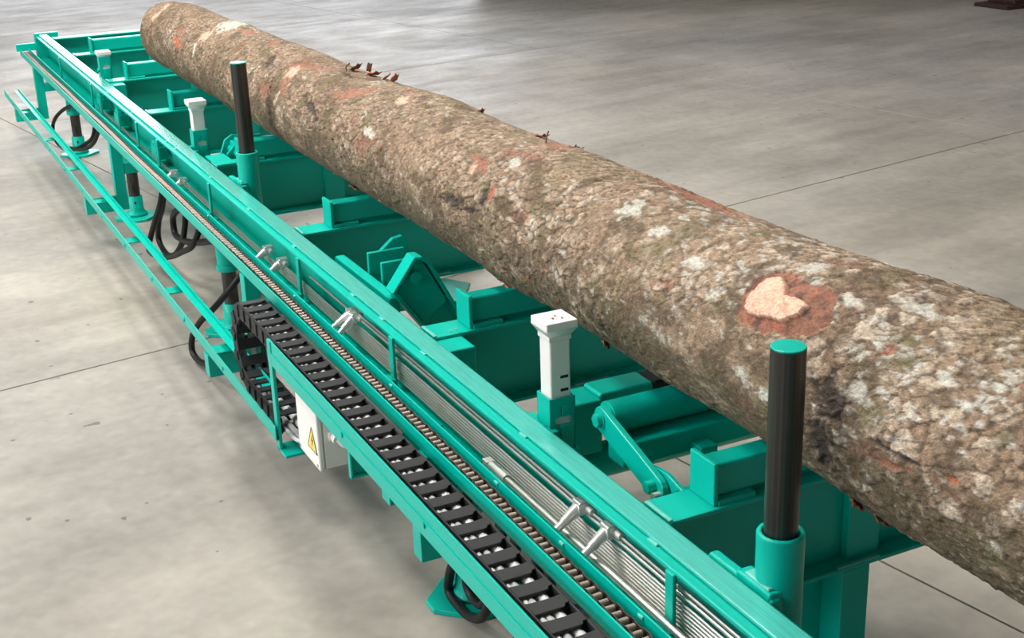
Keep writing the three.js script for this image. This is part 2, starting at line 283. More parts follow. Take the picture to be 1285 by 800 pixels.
  for (const z of [-4.25, -6.10, -7.66]) part('beam_leg', [rb(1.80, 1.87, 0.01, 0.307, z - 0.035, z + 0.035, 0.003), rb(1.77, 1.90, 0.0, 0.012, z - 0.07, z + 0.07)], M.teal, bed);
  part('guard_bar', rb(1.003, 1.030, 0.43, 0.488, -3.115, -2.735, 0.005), M.teal, bed);
  // stake sleeves
  const sleeve = (z, top, lo) => {
    const s = part('stake_sleeve', lathe([[0.0252, lo + 0.01], [0.0252, top - 0.002], [0.0275, top], [0.0318, top], [0.0335, top - 0.003], [0.0335, lo], [0.0252, lo], [0.0252, lo + 0.01]], 1.022, 0, z, 36), M.teal, bed);
    part('sleeve_bracket', [rb(0.984, 1.012, 0.40, 0.505, z - 0.05, z + 0.03, 0.004), rb(0.984, 1.004, 0.40, 0.498, z - 0.12, z + 0.035, 0.006)], M.teal, s);
    part('weld_bead', rb(0.988, 1.006, 0.502, 0.509, z - 0.035, z + 0.022, 0.003), M.weld, s);
  };
  sleeve(-1.30, 0.580, 0.38); sleeve(-3.945, 0.592, 0.40);
  // sockets of the white posts
  const socket = (z, top, lo) => {
    const X = 1.016, w = 0.0255, t = 0.003;
    const s = part('post_socket', [rb(X - w, X - w + t, lo, top, z - w, z + w, 0.001), rb(X + w - t, X + w, lo, top, z - w, z + w, 0.001), rb(X - w, X + w, lo, top, z - w, z - w + t, 0.001),
      plate('z', [[X - w, lo], [X + w, lo], [X + w, top], [X - w, top]], z + w - t, z + w, 0.0006, [[[X - 0.015, top - 0.052], [X - 0.015, top - 0.040], [X - 0.004, top - 0.036], [X - 0.004, top - 0.018], [X + 0.012, top - 0.018], [X + 0.012, top - 0.036], [X + 0.017, top - 0.040], [X + 0.017, top - 0.052]]])], M.teal, bed);
    part('clip_plate', rb(X - 0.002, X + 0.0135, top - 0.037, top - 0.016, z + w - 0.004, z + w + 0.001, 0.0008), M.teal, s);
    part('clip_bracket', [rb(X - 0.006, X + 0.018, lo, top - 0.052, z + w - 0.001, z + w + 0.005, 0.0015), rb(X - w, X + w + 0.004, lo - 0.01, lo + 0.02, z - w, z + w + 0.008, 0.004)], M.teal, s);
    part('side_bolt', cyl('x', X - w - 0.004, top - 0.06, z + 0.01, 0.008, 0.012, 6), M.teal, s);
    part('socket_mount', rb(0.986, 1.0, lo - 0.01, 0.49, z - 0.06, z + 0.04), M.teal, s);
  };
  socket(-1.945, 0.546, 0.425); socket(-4.54, 0.556, 0.43); socket(-6.28, 0.576, 0.43);
}

// ---------------------------------------------------------------- stakes and white posts
for (const [z, top, lo, label] of [[-1.30, 0.853, 0.395, 'thick blackened steel stake beside the large heart-shaped knot'], [-3.945, 0.863, 0.415, 'blackened steel stake with turquoise top beside the red scraped bark']]) {
  const s = thing('log_stake', label, 'stake', [1.022, lo, z], 'dark steel log stakes');
  part('rod', lathe([[0, lo], [0.0238, lo], [0.0238, top - 0.004], [0.0234, top - 0.003], [0, top - 0.003]], 1.022, 0, z, 36), M.darkSteel, s);
  part('cap', lathe([[0.0, top], [0.0222, top], [0.0236, top - 0.0015], [0.0238, top - 0.0035], [0, top - 0.0035]], 1.022, 0, z, 36), M.teal, s, 'turquoise painted rod end');
}
for (const [z, top, lo, label] of [[-1.945, 0.690, 0.44, 'tall white support post raised high in its turquoise socket'], [-4.54, 0.657, 0.44, 'white support post raised half way near the far stake'], [-6.28, 0.600, 0.44, 'white support post lowered to its cap near the log end']]) {
  const X = 1.016, p = thing('support_post', label, 'post', [X, lo, z], 'white support posts'), w = 0.0205;
  part('tube', rb(X - w, X + w, lo, top - 0.03, z - w, z + w, 0.004), M.white, p);
  const q = new THREE.CylinderGeometry(0.031 * Math.SQRT2, w * Math.SQRT2, 0.016, 4); q.rotateY(Math.PI / 4); q.translate(X, top - 0.0225, z);
  part('cap', [boxUV(q), rb(X - 0.031, X + 0.031, top - 0.016, top, z - 0.031, z + 0.031, 0.0025), rb(X - w - 0.002, X + w + 0.002, top - 0.038, top - 0.029, z - w - 0.002, z + w + 0.002, 0.002)], M.white, p);
  if (top > 0.65) for (const y of [top - 0.107, top - 0.132]) part('slot', rb(X - 0.001, X + 0.015, y - 0.0028, y + 0.0028, z + w - 0.001, z + w + 0.0006, 0.0015), M.slot, p, 'dark oblong slot');
}

// ---------------------------------------------------------------- lift roller unit
{
  const o = thing('lift_roller', 'turquoise log lifting roller on a bolted swing arm', 'roller', [1.06, 0.31, -1.76]);
  // swing arms in the z-y plane, far end up
  const arm = (x0, x1) => { const A = [-1.845, 0.524], Bp = [-1.665, 0.470], d = [Bp[0] - A[0], Bp[1] - A[1]], l = Math.hypot(...d), n = [-d[1] / l, d[0] / l], r = 0.0235, pts = [], a0 = Math.atan2(n[1], n[0]);
    for (let i = 0; i <= 8; i++) { const a = a0 + Math.PI * i / 8; pts.push([A[0] + r * Math.cos(a), A[1] + r * Math.sin(a)]); }
    for (let i = 0; i <= 8; i++) { const a = a0 + Math.PI + Math.PI * i / 8; pts.push([Bp[0] + r * Math.cos(a), Bp[1] + r * Math.sin(a)]); }
    return plate('x', pts, x0, x1, 0.0015); };
  const a = part('swing_arm', arm(1.050, 1.062), M.teal, o); part('swing_arm', arm(1.70, 1.712), M.teal, o);
  part('bolt', [cyl('x', 1.045, 0.524, -1.845, 0.0125, 0.012, 6), cyl('x', 1.0495, 0.524, -1.845, 0.0165, 0.003, 20)], M.teal, a);
  part('pivot_bolt', [cyl('x', 1.043, 0.474, -1.672, 0.011, 0.016, 6)], M.teal, a); part('nut', cyl('x', 1.044, 0.466, -1.652, 0.007, 0.016, 6), M.zinc, a, 'small bright nut');
  part('roller', [cyl('x', 1.38, 0.5245, -1.845, 0.030, 0.63, 36), cyl('x', 1.0645, 0.5245, -1.845, 0.0265, 0.006, 30)], M.teal, o);
  part('cross_tube', rb(1.062, 1.70, 0.45, 0.4945, -1.842, -1.788, 0.004), M.teal, o);
  part('pivot_bracket', [plate('x', [[-1.70, 0.455], [-1.60, 0.455], [-1.60, 0.488], [-1.655, 0.50], [-1.70, 0.495]], 1.064, 1.072), rb(1.064, 1.10, 0.455, 0.487, -1.625, -1.602)], M.teal, o);
  for (const x of [1.20, 1.55]) part('support_leg', rb(x, x + 0.035, 0.31, 0.47, -1.79, -1.755), M.teal, o);
}
// horizontal cylinder behind the roller
{
  const o = thing('hydraulic_cylinder', 'turquoise hydraulic cylinder lying crosswise behind the roller', 'cylinder', [1.1, 0.36, -2.0]);
  part('mount_box', rb(1.055, 1.118, 0.40, 0.506, -2.03, -1.955, 0.005), M.teal, o);
  part('body', rb(1.118, 1.235, 0.43, 0.512, -2.03, -1.965, 0.006), M.teal, o);
  part('rod', rb(1.235, 1.62, 0.445, 0.512, -2.025, -1.965, 0.004), M.black, o, 'dark greasy slide bar');
  part('cross_shaft', cyl('x', 1.30, 0.365, -1.99, 0.034, 0.62, 28), M.teal, o);
}
// log turner between the second and third beam
{
  const o = thing('log_turner', 'turquoise tilting log turner arm between bracket plates', 'turner', [1.09, 0.33, -2.8]);
  for (const [z, x0, x1, y1] of [[-2.955, 1.035, 1.130, 0.533], [-2.872, 1.038, 1.10, 0.530]]) part('bracket_plate', rb(x0, x1, 0.40, y1, z - 0.006, z + 0.006, 0.002), M.teal, o);
  part('bracket_plate', plate('z', [[1.08, 0.40], [1.16, 0.40], [1.16, 0.535], [1.14, 0.552], [1.115, 0.548], [1.08, 0.52]], -3.0, -2.985), M.teal, o);
  // arm: channel seen from its open side, tilted down to the right
  const out = [[1.004, 0.506], [1.062, 0.582], [1.081, 0.581], [1.102, 0.564], [1.205, 0.365], [1.105, 0.365]];
  const a = part('turner_arm', [plate('z', out, -2.758, -2.75, 0.001), plate('z', [[1.004, 0.506], [1.012, 0.512], [1.113, 0.365], [1.104, 0.365]], -2.752, -2.712, 0.001), plate('z', [[1.095, 0.562], [1.102, 0.564], [1.205, 0.365], [1.197, 0.365]], -2.752, -2.712, 0.001),
    plate('z', [[1.004, 0.506], [1.062, 0.582], [1.081, 0.581], [1.102, 0.564], [1.098, 0.557], [1.079, 0.573], [1.065, 0.574], [1.010, 0.502]], -2.752, -2.712, 0.001)], M.teal, o);
  part('cover_plate', plate('z', [[1.022, 0.5], [1.066, 0.5725], [1.078, 0.5715], [1.093, 0.556], [1.143, 0.461], [1.083, 0.415]], -2.75, -2.728, 0.001), M.teal, a);
  part('pivot_pin', cyl('z', 1.064, 0.532, -2.722, 0.0145, 0.016, 24), M.teal, a);
{ const hk = plate('z', [[1.13, 2.78], [1.18, 2.95], [1.235, 2.955], [1.275, 2.885], [1.24, 2.83], [1.21, 2.78]], 0, 0.008, 0.001); hk.rotateX(-Math.PI / 2); hk.translate(0, 0.425, 0); part('hook_plate', hk, M.teal, o); }
}
// second turner near the far stake
{
  const o = thing('log_turner', 'turquoise turner bracket standing behind the far stake', 'turner', [1.12, 0.33, -4.42]);
  part('bracket_plate', plate('z', [[1.05, 0.38], [1.20, 0.38], [1.20, 0.535], [1.10, 0.545], [1.075, 0.53], [1.05, 0.47]], -4.44, -4.428), M.teal, o);
  part('bracket_plate', plate('z', [[1.06, 0.38], [1.22, 0.38], [1.22, 0.525], [1.09, 0.53], [1.06, 0.50]], -4.36, -4.348), M.teal, o);
  part('turner_arm', [rb(1.09, 1.24, 0.49, 0.53, -4.425, -4.365, 0.004)], M.teal, o);
  part('pivot_pin', cyl('z', 1.095, 0.50, -4.39, 0.014, 0.13, 18), M.teal, o);
}

// ---------------------------------------------------------------- levelling jacks
for (const [x, z, label] of [[0.945, -2.21, 'turquoise levelling jack under the cable tray'], [0.945, -4.03, 'turquoise levelling jack beside the bend of the black cable carrier'], [0.952, -5.58, 'turquoise levelling jack behind the middle hanger leg'], [0.945, -6.95, 'turquoise levelling jack at the far hanger leg']]) {
  const j = thing('levelling_jack', label, 'jack', [x, 0, z], 'levelling jacks');
  const s = 0.092, c = 0.02, pl = plate('z', [[s, -c], [s, c], [c, s], [-c, s], [-s, c], [-s, -c], [-c, -s], [c, -s]], 0, 0.012, 0.0015); pl.rotateX(-Math.PI / 2); pl.translate(x, 0, z);
  part('foot_plate', pl, M.teal, j);
  part('foot_cup', lathe([[0, 0.011], [0.045, 0.011], [0.043, 0.022], [0.032, 0.035], [0.030, 0.095], [0, 0.095]], x, 0, z, 24), M.teal, j);
  part('cup_hole', cyl('z', x - 0.006, 0.07, z + 0.0285, 0.006, 0.004, 10), M.slot, j);
  part('rod', cyl('y', x, 0.15, z, 0.0235, 0.12, 24), M.darkSteel, j, 'dark steel jack rod');
  part('barrel', [lathe([[0, 0.205], [0.033, 0.205], [0.033, 0.358], [0, 0.358]], x, 0, z, 28), lathe([[0.0325, 0.208], [0.037, 0.208], [0.037, 0.226], [0.0325, 0.226]], x, 0, z, 28)], M.teal, j);
}

// ---------------------------------------------------------------- roller chain in the trough
{
  const pitch = 0.01905, y = 0.4125, X = 0.851, n = Math.floor((Z1 - 0.02 + 7.79) / pitch);
  const o = thing('roller_chain', 'long bare steel roller chain lying in the turquoise trough', 'chain', [X, 0.4015, -3.8]);
  const stadium = (len, hh) => { const s = new THREE.Shape(), r = hh / 2, l = len / 2; s.absarc(l, 0, r, -Math.PI / 2, Math.PI / 2); s.absarc(-l, 0, r, Math.PI / 2, 1.5 * Math.PI); return s; };
  const side = (x, t) => { const g = new THREE.ExtrudeGeometry(stadium(pitch, 0.0165), { depth: t, bevelEnabled: false, curveSegments: 4 }); g.rotateY(Math.PI / 2); g.translate(x, 0, 0); return clean(g); };
  const kinds = [0, 1].map((k) => { const a = k ? 0.0108 : 0.0083; const l = [side(a, 0.0017), side(-a - 0.0017, 0.0017)];
    for (const s of [-1, 1]) { const c = new THREE.CylinderGeometry(0.0062, 0.0062, 0.0158, 10); c.rotateZ(Math.PI / 2); c.translate(0, 0, s * pitch / 2); l.push(clean(c)); if (k) { const q = new THREE.CylinderGeometry(0.003, 0.003, 0.0275, 8); q.rotateZ(Math.PI / 2); q.translate(0, 0, s * pitch / 2); l.push(clean(q)); } }
    const tint = (g, c) => { const n = g.attributes.position.count, a = new Float32Array(n * 3); for (let i = 0; i < n; i++) a.set(c, i * 3); g.setAttribute('color', new THREE.BufferAttribute(a, 3)); return g; }, dark = [0.06, 0.05, 0.042], steel = [0.33, 0.275, 0.235];
    return mergeGeometries(k ? [tint(l[0], dark), tint(l[1], dark), tint(l[3], dark), tint(l[5], dark)] : [tint(l[0], dark), tint(l[1], dark), tint(l[2], steel), tint(l[3], steel)]); });
  const rest = [];
  for (let i = 0; i < n; i++) {
    const z = Z1 - 0.02 - (i + 0.5) * pitch, dy = 0.0006 * (rnd() - 0.5), dx = 0.0012 * Math.sin(i * 0.11) + 0.0008 * Math.sin(i * 0.043);
    if (z < -0.75 && z > -0.75 - 300 * pitch) { const m = new THREE.Mesh(kinds[i % 2], M.chain); m.name = 'chain_link'; m.castShadow = m.receiveShadow = true; m.position.set(dx, y + dy - 0.4015, z + 3.8); o.add(m); }
    else { const g = kinds[i % 2].clone(); g.translate(X + dx, y + dy, z); rest.push(g); }
  }
  const far = mergeGeometries(rest); far.translate(-X, -0.4015, 3.8); const m = new THREE.Mesh(far, M.chain); m.name = 'chain_run'; m.castShadow = m.receiveShadow = true; o.add(m); m.userData.kind = 'stuff';
}

// ---------------------------------------------------------------- cable carrier
{
  const o = thing('cable_carrier', 'black plastic cable carrier of open links folding back at a bend', 'cable carrier', [0.77, 0.38, -2.6]);
  const P = 0.0535, yT = 0.402, R = 0.098, zc = -3.055, path = (s) => { // s from the near end of the upper run
    const l1 = Z1 - 0.02 - zc; if (s < l1) return [Z1 - 0.02 - s, yT, Math.PI];
    const a = (s - l1) / R; if (a < Math.PI) return [zc - R * Math.sin(a), yT - R + R * Math.cos(a), Math.PI + a];
    return [zc + (s - l1 - Math.PI * R), yT - 2 * R, 2 * Math.PI]; };
  const w = 0.0315, hh = 0.021;
  // link in local axes: length along local z, outward (top of the upper run) along +y
  const sideP = (x, t) => { const g = new RoundedBoxGeometry(t, hh * 2, P * 1.08, 1, 0.003); g.translate(x, 0, 0); return clean(g); };
  const rim = (x, t) => { const g = new RoundedBoxGeometry(t, hh * 1.5, P * 0.42, 1, 0.003); g.translate(x, 0, -P * 0.5); return clean(g); };
  const barShape = new THREE.Shape(); const bw = w - 0.001;
  barShape.moveTo(-bw, -0.015); barShape.lineTo(bw * 0.35, -0.015); barShape.quadraticCurveTo(bw * 0.7, -0.0165, bw * 0.72, -0.008); barShape.lineTo(bw, -0.006); barShape.lineTo(bw, 0.017); barShape.quadraticCurveTo(bw * 0.2, 0.013, -bw * 0.55, 0.0155); barShape.lineTo(-bw, 0.017); barShape.closePath();
  const bar = new THREE.ExtrudeGeometry(barShape, { depth: 0.004, bevelEnabled: true, bevelSize: 0.0008, bevelThickness: 0.0008, bevelSegments: 1, curveSegments: 4 }); bar.rotateX(-Math.PI / 2); bar.translate(0, hh - 0.004, 0);
  const link = mergeGeometries([sideP(-w, 0.0045), sideP(w, 0.0045), rim(-w - 0.004, 0.004), rim(w + 0.004, 0.004), clean(bar), clean(new THREE.BoxGeometry(2 * w, 0.004, 0.026).translate(0, -hh + 0.002, 0))]);
  const total = (Z1 - 0.02 - zc) + Math.PI * R + 0.30, n = Math.floor(total / P);
  for (let i = 0; i < n; i++) {
    const [z, y, a] = path((i + 0.5) * P), m = new THREE.Mesh(link, M.plastic); m.name = 'carrier_link'; m.castShadow = m.receiveShadow = true;
    m.position.set(0.77 - 0.77, y - 0.38, z + 2.6); m.rotation.x = -(a - Math.PI); m.rotation.order = 'XYZ'; o.add(m);
  }
  // cables running inside
  const spots = [[0.781, 0.0095, 0.0065, M.cable, 'white cable showing through the carrier windows'], [0.759, 0.007, 0.009, M.cableGrey, 'grey cable in the black carrier'], [0.7475, 0.0050, 0.011, M.cable, 'thin white cable along the edge of the black carrier']];
  for (const [x, r, dy, mat, label] of spots) {
    const pts = []; for (let s = 0.02; s < total - 0.03; s += 0.03) { const [z, y, a] = path(s); pts.push([x + 0.0025 * Math.sin(s * 23 + x * 90), y + Math.cos(a - Math.PI) * dy, z - Math.sin(a - Math.PI) * dy]); }
    pts.push([x, 0.205, -2.70], [0.765 + (x - 0.77) * 0.6, 0.215, -2.67], [0.765 + (x - 0.77) * 0.4, 0.232, -2.635]);
    single('cable', tube(pts, r, 420, 8), mat, label, 'cable', [x, 0.2, -2.7]);
  }
}

// ---------------------------------------------------------------- junction box
{
  const x0 = 0.735, x1 = 0.802, y0 = 0.212, y1 = 0.374, z0 = -2.645, z1 = -2.503;
  const o = thing('junction_box', 'white electrical junction box with yellow warning triangle', 'electrical box', [0.77, y0, -2.57]);
  part('body', rb(x0 + 0.014, x1, y0 + 0.003, y1 - 0.003, z0 + 0.002, z1 - 0.002, 0.004), M.boxGrey, o);
  const lid = part('lid', rb(x0, x0 + 0.0135, y0, y1, z0, z1, 0.005), M.boxGrey, o);
  for (const [y, z] of [[y0 + 0.012, z0 + 0.012], [y0 + 0.012, z1 - 0.012], [y1 - 0.012, z0 + 0.012], [y1 - 0.012, z1 - 0.012]]) part('screw', cyl('x', x0 - 0.0003, y, z, 0.004, 0.002, 10), M.cableGrey, lid);
  const sg = part('warning_sign', plate('x', [[-2.536, 0.305], [-2.569, 0.252], [-2.511, 0.252]], x0 - 0.0012, x0 - 0.0002, 0), M.yellow, lid, 'yellow warning triangle with lightning bolt');
  const rim = [[-2.5372, 0.307], [-2.5712, 0.2508], [-2.508, 0.2508]], inn = [[-2.5369, 0.3045], [-2.5692, 0.2522], [-2.5102, 0.2522]];
  part('sign_border', plate('x', rim, x0 - 0.0018, x0 - 0.0008, 0, [inn]), M.slot, sg);
  part('lightning_bolt', plate('x', [[-2.535, 0.289], [-2.5435, 0.272], [-2.538, 0.273], [-2.5415, 0.2585], [-2.531, 0.277], [-2.5365, 0.276]], x0 - 0.0018, x0 - 0.0008, 0), M.slot, sg);
  const gl = part('cable_gland', [cyl('z', 0.772, 0.292, z1 + 0.004, 0.015, 0.012, 6), cyl('z', 0.772, 0.292, z1 + 0.02, 0.0115, 0.022, 16)], M.white, o);
  part('gland_cable', tube([[0.772, 0.292, z1 + 0.02], [0.774, 0.293, z1 + 0.06], [0.79, 0.305, z1 + 0.11], [0.83, 0.33, z1 + 0.16]], 0.006, 20, 8), M.cableGrey, gl);
  part('cable_tie', [rb(0.752, 0.778, 0.226, 0.232, z0 - 0.03, z0 - 0.024), rb(0.764, 0.766, 0.20, 0.228, z0 - 0.03, z0 - 0.025)], M.white, o);
}

// ---------------------------------------------------------------- hoses
{
  const h = (pts, r, label) => single('hydraulic_hose', tube(pts, r, 60, 10), M.black, label, 'hose', [pts[0][0], Math.min(...pts.map((p) => p[1])) - r, pts[0][2]], 'black hydraulic hoses');
  h([[0.93, 0.299, -6.687], [0.9, 0.234, -6.962], [0.87, 0.178, -7.073], [0.86, 0.107, -7.181], [0.85, 0.066, -7.049], [0.855, 0.079, -6.768], [0.87, 0.135, -6.463], [0.9, 0.171, -6.374], [0.92, 0.228, -6.258], [0.93, 0.36, -6.152]], 0.0095, 'black hydraulic hose looping round the farthest levelling jack');
  h([[0.85, 0.10, -6.675], [0.88, 0.156, -6.333], [0.9, 0.226, -6.125], [0.92, 0.36, -5.941]], 0.0095, 'short black hose rising past the farthest hose loop');
  h([[0.885, 0.39, -4.58], [0.88, 0.284, -4.665], [0.87, 0.209, -4.74], [0.86, 0.124, -4.823], [0.85, 0.078, -4.84], [0.85, 0.091, -4.676], [0.86, 0.132, -4.51], [0.87, 0.191, -4.347], [0.89, 0.244, -4.238], [0.92, 0.35, -4.181]], 0.0105, 'black hose hanging lowest in a wide loop between two jacks');
  h([[0.895, 0.39, -4.60], [0.9, 0.256, -4.733], [0.9, 0.162, -4.851], [0.9, 0.09, -4.891], [0.9, 0.065, -4.799], [0.9, 0.095, -4.643], [0.9, 0.169, -4.497], [0.9, 0.232, -4.419], [0.91, 0.36, -4.364]], 0.0105, 'black hose with a tight U bend near the lower rails');
  h([[0.92, 0.364, -4.309], [0.9, 0.309, -4.46], [0.9, 0.244, -4.577], [0.9, 0.197, -4.577], [0.9, 0.199, -4.47], [0.9, 0.236, -4.283], [0.92, 0.298, -4.057]], 0.0115, 'black hose curling sideways to the jack barrel');
  h([[0.92, 0.36, -3.55], [0.88, 0.32, -3.6], [0.84, 0.266, -3.627], [0.81, 0.204, -3.691], [0.78, 0.14, -3.769], [0.765, 0.076, -3.827], [0.76, 0.036, -3.825], [0.765, 0.02, -3.784], [0.775, 0.031, -3.704], [0.785, 0.06, -3.602], [0.80, 0.16, -3.462]], 0.0095, 'black hose bulging out beside the lower rails near the carrier bend');
  h([[0.915, 0.36, -2.10], [0.905, 0.20, -2.165], [0.9, 0.122, -2.18], [0.9, 0.065, -2.21], [0.9, 0.026, -2.22], [0.9, 0.016, -2.186], [0.9, 0.023, -2.113], [0.9, 0.069, -2.042], [0.91, 0.3, -1.96]], 0.0100, 'black hose looping low over the near jack foot');
  h([[0.925, 0.36, -2.12], [0.913, 0.2, -2.14], [0.91, 0.109, -2.145], [0.91, 0.073, -2.145], [0.91, 0.059, -2.12], [0.91, 0.072, -2.07], [0.92, 0.3, -1.99]], 0.0095, 'inner black hose of the loop at the near jack foot');
  h([[0.935, 0.36, -1.945], [0.93, 0.278, -1.949], [0.93, 0.2, -1.966], [0.93, 0.11, -1.976], [0.94, 0.012, -1.96]], 0.011, 'straight black hose dropping below the tray past the jack');
  h([[0.935, 0.36, -1.873], [0.93, 0.27, -1.868], [0.93, 0.2, -1.855], [0.94, 0.1, -1.86], [0.95, 0.012, -1.9]], 0.011, 'second straight black hose dropping below the tray');
  h([[0.935, 0.36, -1.83], [0.93, 0.274, -1.818], [0.93, 0.206, -1.81], [0.92, 0.236, -1.76], [0.93, 0.262, -1.69], [0.95, 0.30, -1.6]], 0.010, 'black hose swinging sideways below the chain trough');
  h([[1.0, 0.33, -1.80], [1.06, 0.345, -1.73], [1.12, 0.35, -1.68], [1.2, 0.33, -1.62]], 0.008, 'black hose passing under the swing arm');
}

// ---------------------------------------------------------------- the log
{
  const ax = (z) => [1.243695 - 0.00147015 * z, 0.731897 + 0.0050585 * z, 0.1668976 + 0.0050586 * z];
  const feats = [["red", -2.497, 2.319, 0.039, -0.005, 0.037, 0.018], ["orange", -2.376, 2.6, -0.006, -0.02, 0.014, -0.001], ["dark", -2.402, 2.684, 0.011, -0.031, 0.026, 0.001], ["pale", -2.517, 2.446, -0.005, -0.018, 0.013, 0.001], ["red", -2.393, 1.435, 0.023, -0.029, 0.037, 0.016], ["red", -2.343, 1.139, 0.04, 0.001, 0.003, -0.014], ["red", -3.367, 2.066, 0.082, -0.038, 0.04, 0.012], ["pale", -3.096, 1.853, -0.001, -0.019, 0.029, 0.007], ["red", -3.8, 2.006, 0.094, -0.042, 0.035, 0.008], ["red", -3.842, 2.395, -0.008, -0.048, 0.042, 0.001], ["red", -4.005, 2.804, 0.016, -0.022, 0.054, 0.0], ["pale", -3.841, 2.224, 0.022, -0.023, 0.036, 0.006], ["pale", -3.878, 2.872, 0.021, -0.028, 0.012, 0.0], ["red", -4.263, 1.695, -0.006, -0.023, 0.046, 0.009], ["red", -4.59, 1.661, 0.098, -0.012, 0.057, 0.011], ["orange", -5.203, 2.756, 0.06, 0.018, 0.041, -0.011], ["red", -5.236, 2.424, 0.007, -0.019, 0.047, 0.002], ["pale", -4.89, 2.272, 0.026, -0.028, 0.047, 0.004], ["pale", -5.728, 1.888, -0.03, -0.029, 0.052, 0.005], ["pale", -5.7, 2.339, 0.02, -0.029, 0.029, 0.002], ["lichen", -4.808, 1.684, 0.036, -0.049, 0.091, 0.019], ["lichen", -4.927, 2.712, -0.006, -0.027, 0.018, 0.001], ["red", -1.93, 1.30, 0.17, 0.004, 0.0, -0.026], ["orange", -1.86, 1.24, 0.12, 0.0, 0.0, -0.014], ["red", -1.845, 1.38, 0.091, 0.014, 0.026, 0.013], ["orange", -1.752, 1.432, 0.032, 0.007, 0.017, 0.007], ["red", -1.512, 1.335, 0.015, 0.0, 0.015, 0.009], ["red", -1.237, 2.315, 0.014, -0.014, 0.007, 0.003], ["dark", -1.295, 2.898, 0.031, 0.023, 0.025, -0.016], ["dark", -1.309, -2.899, 0.012, 0.026, 0.031, -0.022], ["brown", -1.208, 3.127, 0.069, -0.011, 0.008, 0.011], ["dark", -1.155, 3.018, 0.05, -0.001, 0.006, 0.003], ["red", -1.163, 3.134, 0.039, -0.006, 0.004, 0.004], ["brown", -1.059, 3.068, 0.034, 0.008, 0.011, 0.008], ["orange", -1.056, 2.984, 0.009, 0.001, 0.005, -0.003], ["brown", -1.49, -2.812, 0.018, 0.023, 0.019, -0.016], ["brown", -1.5, -2.243, 0.03, -0.002, 0.003, 0.02], ["lichen", -1.247, 2.718, 0.018, 0.011, 0.012, -0.008], ["lichen", -1.26, 1.83, 0.031, -0.007, 0.023, 0.012], ["lichen", -1.47, 1.885, 0.012, -0.017, 0.018, 0.008], ["lichen", -1.129, 2.345, 0.018, 0.002, 0.001, -0.009], ["lichen", -1.059, 2.227, 0.01, 0.001, 0.001, -0.006], ["lichen", -1.076, 2.462, 0.011, 0.001, 0.001, -0.006], ["lichen", -1.074, 2.633, 0.011, 0.001, 0.001, -0.006], ["lichen", -1.354, 2.076, 0.014, 0.002, -0.003, -0.008], ["lichen", -1.94, 2.045, 0.012, -0.027, 0.025, 0.008], ["lichen", -2.386, 2.106, 0.026, 0.001, -0.009, -0.014], ["lichen", -3.106, 2.614, 0.037, 0.004, 0.006, -0.012], ["lichen", -1.82, 2.18, 0.018, -0.013, 0.019, 0.006], ["lichen", -1.695, 2.34, 0.015, -0.01, 0.018, 0.006], ["lichen", -1.35, 2.035, 0.015, 0.001, 0.012, 0.006], ["lichen", -1.424, 1.144, 0.033, -0.001, 0.003, -0.013], ["lichen", -1.491, 3.077, 0.011, 0.006, 0.006, -0.006], ["lichen", -1.436, -3.094, 0.01, 0.007, 0.01, -0.008], ["dark", -2.552, 2.959, 0.051, -0.001, 0.016, -0.016], ["dark", -2.48, 2.976, 0.038, -0.004, 0.011, -0.008], ["brown", -4.461, 2.2, 0.01, -0.031, 0.041, 0.004], ["dark", -4.107, 2.153, 0.004, -0.025, 0.041, 0.005], ["dark", -3.564, 2.691, 0.062, 0.023, 0.024, -0.011], ["dark", -3.564, 1.701, 0.055, -0.001, 0.046, 0.01]];
  const knotPale = [[-1.522, 2.525], [-1.524, 2.367], [-1.517, 2.195], [-1.491, 2.13], [-1.468, 2.189], [-1.452, 2.285], [-1.424, 2.262], [-1.4, 2.282], [-1.405, 2.382], [-1.426, 2.48], [-1.469, 2.523], [-1.501, 2.564]];
  const knotRed = [[-1.535, 2.633], [-1.542, 2.454], [-1.535, 2.185], [-1.507, 2.031], [-1.477, 2.012], [-1.45, 2.111], [-1.424, 2.059], [-1.379, 2.043], [-1.358, 2.245], [-1.348, 2.333], [-1.357, 2.429], [-1.375, 2.517], [-1.435, 2.607], [-1.488, 2.681]];
  const inside = (p, poly) => { let c = false; for (let i = 0, j = poly.length - 1; i < poly.length; j = i++) { const a = poly[i], b = poly[j]; if ((a[1] > p[1]) !== (b[1] > p[1]) && p[0] < (b[0] - a[0]) * (p[1] - a[1]) / (b[1] - a[1]) + a[0]) c = !c; } return c; };
  // swellings of the trunk: [z, angle, height, length, width]
  const bumps = [[-3.0, 1.25, 0.013, 0.16, 0.35], [-2.36, 2.65, 0.014, 0.07, 0.25], [-1.45, 2.3, 0.010, 0.12, 0.35], [-4.86, 1.5, 0.010, 0.2, 0.5], [-5.5, 1.6, 0.014, 0.25, 0.6], [-3.84, 2.2, 0.008, 0.12, 0.4], [-2.4, -2.4, 0.008, 0.10, 0.3], [-1.62, 3.6, -0.008, 0.18, 0.3], [-1.15, 3.0, 0.006, 0.15, 0.25], [-1.25, 1.2, 0.008, 0.12, 0.4], [-2.36, 1.3, 0.006, 0.1, 0.3]];
  const zs = []; for (let z = -5.885; z < -3.2;) { zs.push(z); z += 0.0085; } for (let z = zs[zs.length - 1] + 0.006; z < -2.2;) { zs.push(z); z += 0.0055; } for (let z = zs[zs.length - 1] + 0.0045; z < -0.85;) { zs.push(z); z += 0.0038; } for (let z = zs[zs.length - 1] + 0.01; z < 0.06;) { zs.push(z); z += 0.015; }
  const th = []; for (let a = 0.75; a < 4.35; a += 3.6 / 270) th.push(a); for (let i = 0, a0 = th[th.length - 1]; i < 70; i++) th.push(a0 + (0.75 + 2 * Math.PI - a0) * (i + 1) / 70);
